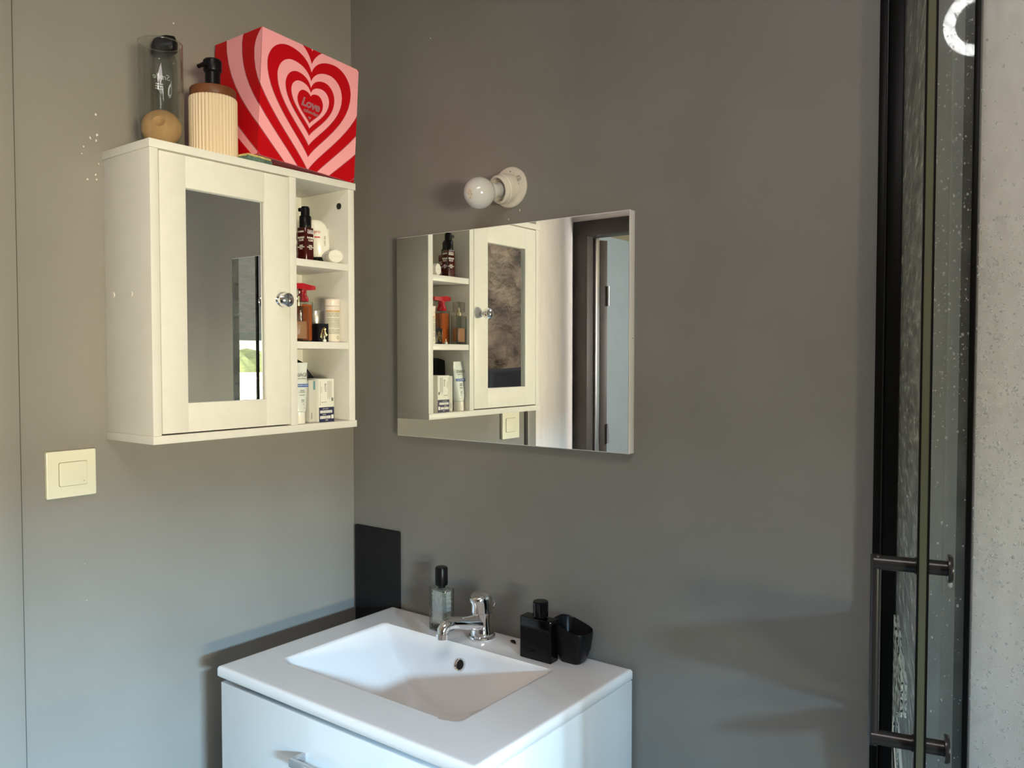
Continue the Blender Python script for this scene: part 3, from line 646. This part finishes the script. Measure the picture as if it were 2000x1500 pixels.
# ------------------------------------------------------------------ vanity
VX0, VX1, VY0, VZ = .137, .747, -.452, .85
v = thing('vanity_cabinet', 'white gloss vanity cabinet with drawer, under the washbasin', 'cabinet', (VX0, VY0, 0))
vw, vd = VX1 - VX0, -VY0 - .010
b = nbm(); box(b, (.006, .022, .10), (.022, vd, .829), .0008); obj('side_panel', b, GLOSSW, v)
b = nbm(); box(b, (vw - .018, .022, .10), (vw - .0005, vd, .829), .0008); obj('side_panel', b, GLOSSW, v)
b = nbm(); box(b, (.022, .022, .10), (vw - .02, vd, .116)); obj('bottom_panel', b, GLOSSW, v)
b = nbm(); box(b, (.022, vd - .01, .10), (vw - .02, vd, .70)); obj('back_panel', b, GLOSSW, v)
b = nbm(); box(b, (.006, .003, .47), (vw - .001, .021, .821), .0015); dw = obj('drawer', b, GLOSSW, v)
b = nbm(); hx0, hx1, hz = .237, .373, .757; box(b, (hx0, -.026, hz - .010), (hx1, -.018, hz + .003), .0008); box(b, (hx0, -.02, hz - .010), (hx0 + .008, .004, hz + .003), .0008); box(b, (hx1 - .008, -.02, hz - .010), (hx1, .004, hz + .003), .0008); obj('handle', b, mat('satin_chrome', (.62, .60, .60), .22, metal=1), dw)
b = nbm(); box(b, (.006, .003, .10), (vw - .001, .021, .466), .0015); d2 = obj('drawer', b, GLOSSW, v)
b = nbm(); hz = .40; box(b, (hx0, -.026, hz - .010), (hx1, -.018, hz + .003), .0008); box(b, (hx0, -.02, hz - .010), (hx0 + .008, .004, hz + .003)); box(b, (hx1 - .008, -.02, hz - .010), (hx1, .004, hz + .003)); obj('handle', b, MATS['satin_chrome'], d2)
for x in (.03, vw - .05):
    for y in (.04, vd - .04):
        b = nbm(); lathe(b, [(0, 0), (.016, 0), (.018, .10), (0, .10)], 20, Matrix.Translation((x, y, 0))); obj('leg', b, STEEL, v)
# basin slab with a sunk bowl
bs = thing('washbasin', 'white ceramic washbasin with a wide sloping rectangular bowl on the vanity', 'basin', (VX0, VY0, VZ))
b = nbm(); bw_, bd_ = vw, -VY0 - .010
ox0, ox1, oy0, oy1 = .069, .499, .085, .352       # bowl opening
D_ = .118
xs = sorted(set([0, .0015, .004, .008] + [.008 + (ox0 - .012 - .008) * i / 4 for i in range(5)] + [ox0 + (ox1 - ox0) * i / 96 for i in range(97)] + [ox0 - .004, ox1 + .004] + [ox1 + .012 + (bw_ - .008 - ox1 - .012) * i / 4 for i in range(5)] + [bw_ - .004, bw_ - .0015, bw_]))
ys = sorted(set([0, .0015, .004, .008] + [.008 + (oy0 - .012 - .008) * i / 4 for i in range(5)] + [oy0 + (oy1 - oy0) * i / 72 for i in range(73)] + [oy0 - .004, oy1 + .004] + [oy1 + .012 + (bd_ - .008 - oy1 - .012) * i / 8 for i in range(9)] + [bd_ - .004, bd_ - .0015, bd_]))
def smin(a, c_, k):
    h = max(k - abs(a - c_), 0) / k; return min(a, c_) - h * h * k / 4
def hz_(x, y):
    z = 0
    e = min(x, y, bw_ - x, bd_ - y)
    if e < .005: z -= .005 - math.sqrt(max(.005 ** 2 - (.005 - e) ** 2, 0))
    dx = min(x - ox0, ox1 - x); dy0 = y - oy0; dy1 = oy1 - y
    if min(dx, dy0, dy1) > -.006:
        # four slopes: long gentle ends, steep front, nearly upright back, all meeting the curved floor
        u = max(min((x - ox0) / (ox1 - ox0), 1), 0)
        ends = .112 * (1 - abs(2 * u - 1) ** 1.75) + .0
        back = max(dy1, 0) * 2.1; frontd = max(dy0, 0) * 2.6
        dpt = smin(smin(ends, frontd, .05), back, .016)
        r = .004; m_ = min(dx, dy0, dy1)
        edge = max(min((m_ + .002) / .006, 1), 0)
        z -= max(dpt, 0) * edge + 0
    else:
        # raised tap deck
        c_ = abs(x - .305)
        if y > oy1 + .01:
            s = max(0, min(1, (.10 - c_) / .045)); s = s * s * (3 - 2 * s); z += .0035 * s * max(0, min(1, (y - oy1 - .01) / .03)) 
    return z
G = [[b.verts.new((x, y, hz_(x, y))) for x in xs] for y in ys]
for j in range(len(ys) - 1):
    for i in range(len(xs) - 1): b.faces.new((G[j][i], G[j][i + 1], G[j + 1][i + 1], G[j + 1][i]))
top = bmesh.new(); me_ = bpy.data.meshes.new('t'); b.to_mesh(me_); top.free()
zb = -.021
per = [G[0][i] for i in range(len(xs))] + [G[j][-1] for j in range(1, len(ys))] + [G[-1][i] for i in range(len(xs) - 2, -1, -1)] + [G[j][0] for j in range(len(ys) - 2, 0, -1)]
low = [b.verts.new((p.co.x, p.co.y, zb + .003)) for p in per]; lo2 = [b.verts.new((min(max(p.co.x, .003), bw_ - .003), min(max(p.co.y, .003), bd_ - .003), zb)) for p in per]
for k in range(len(per)):
    m2 = (k + 1) % len(per); b.faces.new((per[k], low[k], low[m2], per[m2])); b.faces.new((low[k], lo2[k], lo2[m2], low[m2]))
bmesh.ops.recalc_face_normals(b, faces=b.faces); obj('basin_slab', b, CERAM, bs, ang=50)
def basin_z(x, y): return hz_(x - VX0, y - VY0)
ofy = .336; ofx = .293; ofz = hz_(ofx, ofy)
nrm = Vector((0, -2.1, 1)).normalized(); Mo = basis((1, 0, 0), nrm.cross(Vector((1, 0, 0))), nrm, (ofx, ofy, ofz))
b = nbm(); lathe(b, [(.0085, .0005), (.0095, .0025), (.0118, .0028), (.013, .0002), (.0125, -.003)], 36, Mo); ofl = obj('overflow_ring', b, CHROME, bs)
b = nbm(); lathe(b, [(0, .0008), (.0088, .0008), (.0088, -.001)], 30, Mo); obj('overflow_hole', b, mat('hole_black', (.004, .004, .004), .3), ofl)
b = nbm(); lathe(b, [(0, .004), (.018, .0035), (.022, .002), (.0225, 0)], 36, Matrix.Translation((.284, .20, hz_(.284, .20)))); obj('drain', b, CHROME, bs)

# faucet
fx, fy, fz = .432, -.052, VZ + .003
t = thing('faucet', 'chrome single-lever mixer tap on the back of the washbasin', 'tap', (fx, fy, fz))
b = nbm(); lathe(b, [(0, 0), (.0255, 0), (.027, .002), (.0265, .0055), (.0235, .0075), (.0235, .011), (.0225, .016), (.0205, .028), (.0205, .050), (.021, .052), (0, .052)], 48); obj('tap_body', b, CHROME, t)
b = nbm(); pts = [(-.000, -.006, .031), (-.003, -.025, .035), (-.008, -.055, .042), (-.012, -.078, .047), (-.015, -.092, .045), (-.0165, -.098, .038), (-.0165, -.099, .030)]
tube(b, pts, [.0165, .0150, .0125, .0115, .0115, .0115, .0112], 24); tube(b, [(-.0165, -.099, .032), (-.0165, -.099, .022)], [.0125, .0122], 24); obj('spout', b, CHROME, t)
b = nbm(); sec = []
n = 40
for z, rx, ry, oy in ((.0525, .0205, .0205, 0), (.056, .021, .021, 0), (.070, .0205, .0215, -.0005), (.080, .020, .0225, -.002), (.086, .019, .0225, -.003), (.0905, .016, .019, -.004), (.0930, .010, .012, -.004)):
    sec.append([(rx * cos(a * 2 * pi / n), oy + ry * sin(a * 2 * pi / n) * (1.0 if sin(a * 2 * pi / n) > 0 else 1.12), z + (.0 if sin(a * 2 * pi / n) > 0 else -.006 * -sin(a * 2 * pi / n) * (z > .079))) for a in range(n)])
loft(b, sec, Matrix.Rotation(radians(-9), 4, 'Z')); obj('lever', b, CHROME, t, ang=60)
b = nbm(); tube(b, [(.004, .024, .020), (.004, .026, .050), (.006, .028, .060)], [.0018, .0018, .0018], 10); lathe(b, [(0, 0), (.0035, 0), (.0048, .006), (.0042, .010), (0, .011)], 16, Matrix.Translation((.006, .028, .058)) @ Matrix.Rotation(radians(25), 4, 'Y')); obj('drain_rod', b, CHROME, t)

# clear bottle with black cap
t = thing('clear_bottle', 'clear ribbed glass bottle with black cap behind the tap, on the washbasin', 'bottle', (.331, -.060, VZ), radians(-6))
b = nbm(); prism(b, rrect(.049, .030, .006), 0, .088, bev=.0025)
obj('glass_body', b, THIN, t)
b = nbm()
sec = []
for i in range(25):
    z = .016 + .066 * i / 24; w_ = .038 + .0022 * sin(i * 2.1) + .001 * sin(i * 3.7); sec.append([(x + .0008 * sin(i * 1.7), y, z) for x, y in rrect(w_, .023 + .0012 * sin(i * 1.9), .004)])
loft(b, sec); obj('wavy_core', b, mat('frosted_glass', (.80, .81, .78), .08, trans=.45, coat=.5, bump=1, bscale=110, bdist=.004), t)
b = nbm(); lathe(b, [(0, .088), (.008, .088), (.008, .092), (.0125, .0935), (.013, .096), (.0128, .128), (.0115, .1305), (0, .131)], 32); obj('cap', b, BLACKP, t)
b = nbm(); text_bm(b, 'HUGOS', .011, basis((1, 0, 0), (0, 0, 1), (0, -1, 0), (0, -.0152, .0105)), bold=.0003); obj('lettering', b, INKD, t, smooth=False)
b = nbm(); prism(b, rrect(.0455, .0315, .0065), .001, .004); obj('glass_foot', b, GLASS, t)
# black perfume bottle
t = thing('black_perfume_bottle', 'glossy black rectangular perfume bottle with round cap on the washbasin corner', 'bottle', (.583, -.070, VZ), radians(0))
b = nbm(); prism(b, rrect(.070, .026, .003), 0, .078, bev=.0015); obj('bottle_body', b, BLACKG, t)
b = nbm(); lathe(b, [(0, .078), (.0095, .078), (.0095, .080), (.0145, .0815), (.0145, .107), (.0135, .109), (0, .1095)], 24, Matrix.Translation((.004, 0, 0))); obj('cap', b, BLACKG, t, ang=20)
# black soap dish
t = thing('soap_dish', 'black plastic soap dish with flared rounded sides, beside the black perfume bottle', 'dish', (.640, -.041, VZ), radians(0))
b = nbm(); sec = []
for z, w_, d_, r in ((0, .040, .032, .010), (.004, .046, .037, .012), (.026, .062, .050, .016), (.060, .069, .058, .020), (.064, .068, .057, .020), (.061, .064, .053, .018), (.030, .052, .040, .013), (.024, .03, .02, .008)):
    sec.append([(x, y, z - (.010 * (x / .035) if z > .03 else 0) + (.0 if z < .05 else .004 * cos(y * 30))) for x, y in rrect(w_, d_, r, 7)])
loft(b, sec); obj('dish_body', b, BLACKP, t, ang=50)
# small black clip
t = thing('black_clip', 'tiny glossy black hair clip lying left of the black perfume bottle', 'clip', (.500, -.040, VZ + .0015), radians(-25))
b = nbm(); sec = []
for i in range(9):
    s = i / 8; w_ = .0045 * sin(pi * min(max(s, .06), .94)); sec.append([(-.011 + .022 * s, w_ * cos(a * 2 * pi / 12), .003 + .0022 * sin(a * 2 * pi / 12) * w_ / .0045 + .002 * sin(pi * s)) for a in range(12)])
loft(b, sec); obj('clip_body', b, BLACKG, t, ang=70)
# corner shadow behind the basin, built as a thin dark board
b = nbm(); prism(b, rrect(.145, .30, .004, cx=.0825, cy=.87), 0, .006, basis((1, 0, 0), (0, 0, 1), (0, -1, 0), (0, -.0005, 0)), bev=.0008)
o = obj('corner_shadow_board', b, DSHADOW); tag(o, 'thin dark board added as the shadow in the corner behind the washbasin', 'board')

# ------------------------------------------------------------------ shower enclosure
sc = thing('shower_enclosure', 'black framed glass shower enclosure at the right, door standing ajar', 'shower', (1.17, 0, 0))
X0 = 1.17
def sb(name, a, c, m, bev=0, parent=sc, **k):
    bm = nbm(); box(bm, (a[0] - X0, a[1], a[2]), (c[0] - X0, c[1], c[2]), bev); return obj(name, bm, m, parent, **k)
sb('wall_profile', (1.1512, -.024, .02), (1.1615, 0, 2.2), BLACKM, .001)
sb('wall_profile', (1.1632, -.020, .02), (1.183, 0, 2.2), BLACKM, .001)
sb('profile_lip', (1.1616, -.0235, .02), (1.1631, -.0, 2.2), BLACKH)
sb('grey_strip', (1.205, -.006, .02), (1.2425, 0, 2.2), SHOWD)
sb('light_strip', (1.2425, -.006, .02), (1.258, 0, 2.2), SHOWL)
sb('charcoal_strip', (1.258, -.008, .02), (1.2745, 0, 2.2), SHOWK)
sb('shower_post', (1.2725, -.030, .02), (1.2795, -.003, 2.2), BLACKM, .001)
sb('pale_panel', (1.2795, -.006, .02), (2.4, 0, 2.2), SHOWW)
# wet fixed panes facing the room, with drops
dp = sb('fixed_pane', (1.196, -.0275, .02), (1.2725, -.0225, 2.2), GLASSP)
fp = bpy.data.objects.new('angled_side', None); COL.objects.link(fp); fp.parent = sc; fp.location = (1.2795 - X0, -.0275, 0); fp.rotation_euler = (0, 0, radians(-9))
b = nbm(); box(b, (.001, 0, .02), (.70, .005, 2.2)); fpp = obj('side_glass', b, GLASSP, fp)
def drops(n, x0, x1, z0, z1, y, smin_, smax, seed, dens=None):
    r = random.Random(seed); tt = bmesh.new(); vs = []
    for _ in range(n):
        x = r.uniform(x0, x1); z = r.uniform(z0, z1)
        if dens and r.random() > dens(x, z): continue
        s = smin_ + (smax - smin_) * r.random() ** 3; el = r.uniform(1, 1.5); k = 8
        rings = []
        for q_, h in ((1, 0), (.75, .5), (.35, .75)):
            rings.append([tt.verts.new((x + s * q_ * cos(2 * pi * i / k), y - s * h * .8, z + s * el * q_ * sin(2 * pi * i / k))) for i in range(k)])
        for A, B in zip(rings, rings[1:]):
            for i in range(k): tt.faces.new((A[i], A[(i + 1) % k], B[(i + 1) % k], B[i]))
        tt.faces.new(rings[-1]); tt.faces.new(rings[0][::-1])
    bmesh.ops.recalc_face_normals(tt, faces=tt.faces); return tt
obj('water_drop', drops(1500, 1.197 - X0, 1.272 - X0, .75, 1.95, -.0276, .0005, .0018, 11, lambda x, z: .35 + .65 * (z > 1.35)), DROP, dp, kind='stuff')
obj('water_drop', drops(2300, .002, .075, .75, 1.85, -.0001, .0006, .0026, 12, lambda x, z: (1 if z < 1.60 else .12) * (.5 + .5 * (z > 1.1))), DROP, fp, kind='stuff')
sb('corner_post', (1.985, -.89, .02), (2.012, -.863, 2.2), BLACKM, .001)
sb('side_pane', (1.996, -.863, .02), (2.002, -.01, 2.19), GLASSP)
sb('top_rail', (1.146, -.03, 2.2), (2.0, 0, 2.23), BLACKM, .001)
# door leaf, hinged on the wall profile, standing open 15 degrees
dl = bpy.data.objects.new('shower_door', None); COL.objects.link(dl); dl.parent = sc; dl.location = (1.188 - X0, -.022, 0); dl.rotation_euler = (0, 0, radians(-90 + 13.6))
DL = .492      # local +x runs from the hinge to the free edge, local -y is the room side, +y the shower side
b = nbm(); box(b, (0, -.003, .03), (DL - .001, .003, 2.19)); obj('door_pane', b, GLASSD, dl)
b = nbm(); box(b, (DL - .001, -.0031, .03), (DL, .0031, 2.19)); obj('glass_edge', b, GEDGE, dl)
for s in (-1, 1):
    b = nbm(); box(b, (DL - .006, s * .0031, .03), (DL + .0005, s * .0048, 2.19)); obj('edge_seal', b, BLACKM, dl)
# pull handle outside, knob inside
hx = DL - .016; z0, z1 = 1.222, 1.058
b = nbm(); R_ = .0068
tube(b, [(hx, -.038, z1 - R_), (hx, -.038, z0 + R_)], .0046, 20)
for z in (z0, z1): tube(b, [(hx, -.040, z), (hx, -.0045, z)], R_, 20); tube(b, [(hx, -.006, z), (hx, -.0035, z)], .0078, 20)
obj('pull_handle', b, BLACKH, dl)
for z in (z0, z1):
    b = nbm(); Mk = basis((1, 0, 0), (0, 0, 1), (0, -1, 0), (hx, 0, z)) @ Matrix.Rotation(pi, 4, 'X')
    lathe(b, [(0, .0035), (.0068, .0035), (.0068, .020), (.0125, .0205), (.0128, .022), (.012, .0245), (.004, .0255), (0, .0255)], 28, Mk); obj('inner_knob', b, BLACKH, dl)
b = nbm(); t_ = bmesh.new(); bmesh.ops.create_uvsphere(t_, u_segments=12, v_segments=8, radius=.0018); bmesh.ops.scale(t_, vec=(1, 1, 1.6), verts=t_.verts); bmesh.ops.translate(t_, vec=(hx, .023, z0 - .0145), verts=t_.verts); merge(b, t_); obj('hanging_drop', b, DROP, dl)
# reflection of a printed cloth and tag, built as a panel on the pane
MOT = bpy.data.materials.new('mottled_reflection'); MOT.use_nodes = True; nt = MOT.node_tree; pb = nt.nodes['Principled BSDF']; tc = nt.nodes.new('ShaderNodeTexCoord'); mp = nt.nodes.new('ShaderNodeMapping'); mp.inputs['Scale'].default_value = (.1, .5, 1); nz_ = nt.nodes.new('ShaderNodeTexNoise'); nz_.inputs['Scale'].default_value = 380; cr = nt.nodes.new('ShaderNodeValToRGB')
cr.color_ramp.elements[0].position = .42; cr.color_ramp.elements[0].color = (.03, .03, .03, 1); cr.color_ramp.elements[1].position = .52; cr.color_ramp.elements[1].color = (.75, .75, .68, 1)
for a_, c_ in ((tc.outputs['Object'], mp.inputs[0]), (mp.outputs[0], nz_.inputs['Vector']), (nz_.outputs[0], cr.inputs[0]), (cr.outputs[0], pb.inputs['Base Color'])): nt.links.new(a_, c_)
pb.inputs['Roughness'].default_value = .8
tl_ = nt.nodes.new('ShaderNodeBsdfTranslucent'); ms_ = nt.nodes.new('ShaderNodeMixShader'); nt.links.new(cr.outputs[0], tl_.inputs[0]); nt.links.new(pb.outputs[0], ms_.inputs[1]); nt.links.new(tl_.outputs[0], ms_.inputs[2]); ms_.inputs[0].default_value = .6
nt.links.new(ms_.outputs[0], nt.nodes['Material Output'].inputs[0])
MC = Matrix.Translation((1.188, -.022, 0)) @ Matrix.Rotation(radians(-90 + 13.6), 4, 'Z') @ basis((1, 0, 0), (0, 0, 1), (0, -1, 0), (.004, -.0042, .80))
t = thing('cloth_reflection', 'narrow speckled panel shaped as a cloth reflection in the shower door glass', 'cloth', M=MC)
b = nbm(); prism(b, [(0, 0), (.05, .0), (.06, .06), (.03, .10), (.10, .13), (.17, .165), (.25, .19), (.26, .236), (0, .238)], 0, .002); obj('reflection_panel', b, MOT, t, smooth=False)
b = nbm(); prism(b, [(.02, .062), (.12, .062), (.20, .075), (.17, .087), (.04, .097)], .002, .003); obj('reflection_tag', b, CARD, t)
b = nbm(); tube(b, [(.10 + .045 * cos(k * pi / 8), .078 + .006 * sin(k * pi / 8), .0031) for k in range(17)], .0012, 6); obj('reflection_emblem', b, INKD, t)

# ------------------------------------------------------------------ ring lamp, towel
t = thing('ring_lamp', 'glowing white ring lamp, seen reflected at the top of the shower glass', 'lamp', (1.092, -1.42, 2.36))
Mr = Matrix.Rotation(radians(62), 4, 'X') @ Matrix.Rotation(radians(0), 4, 'Z')
b = nbm(); N = 48
pts = [Mr @ Vector((.074 * cos(2 * pi * i / N), .074 * sin(2 * pi * i / N), 0)) for i in range(N + 1)]
tube(b, pts, .015, 12, caps=False); obj('light_tube', b, RINGM, t)
b = nbm(); tube(b, [(0, 0, .12), (0, 0, .02)], .002, 8); 
for k in (0, 1): tube(b, [pts[12], (0, 0, .118)], .0015, 8)
obj('cord', b, BLACKP, t)

b = nbm(); nx, nz = 60, 40; V = []
for j in range(nz + 1):
    row = []
    for i in range(nx + 1):
        u = i / nx; w_ = j / nz
        row.append(b.verts.new((1.15 + .95 * u, -1.93 + .03 * sin(u * 26 + w_ * 3) + .018 * sin(u * 61 - w_ * 7) * (1 - w_), .55 + .87 * w_ - .05 * (2 * u - 1) ** 2 - .06 * w_ * sin(u * 5))))
    V.append(row)
for j in range(nz):
    for i in range(nx): b.faces.new((V[j][i], V[j][i + 1], V[j + 1][i + 1], V[j + 1][i]))
o = obj('draped_towel', b, CLOTHG, ang=180); sm = o.modifiers.new('thickness', 'SOLIDIFY'); sm.thickness = .012
tag(o, 'dark grey towel with folds before the stone wall, seen in the mirror', 'towel')
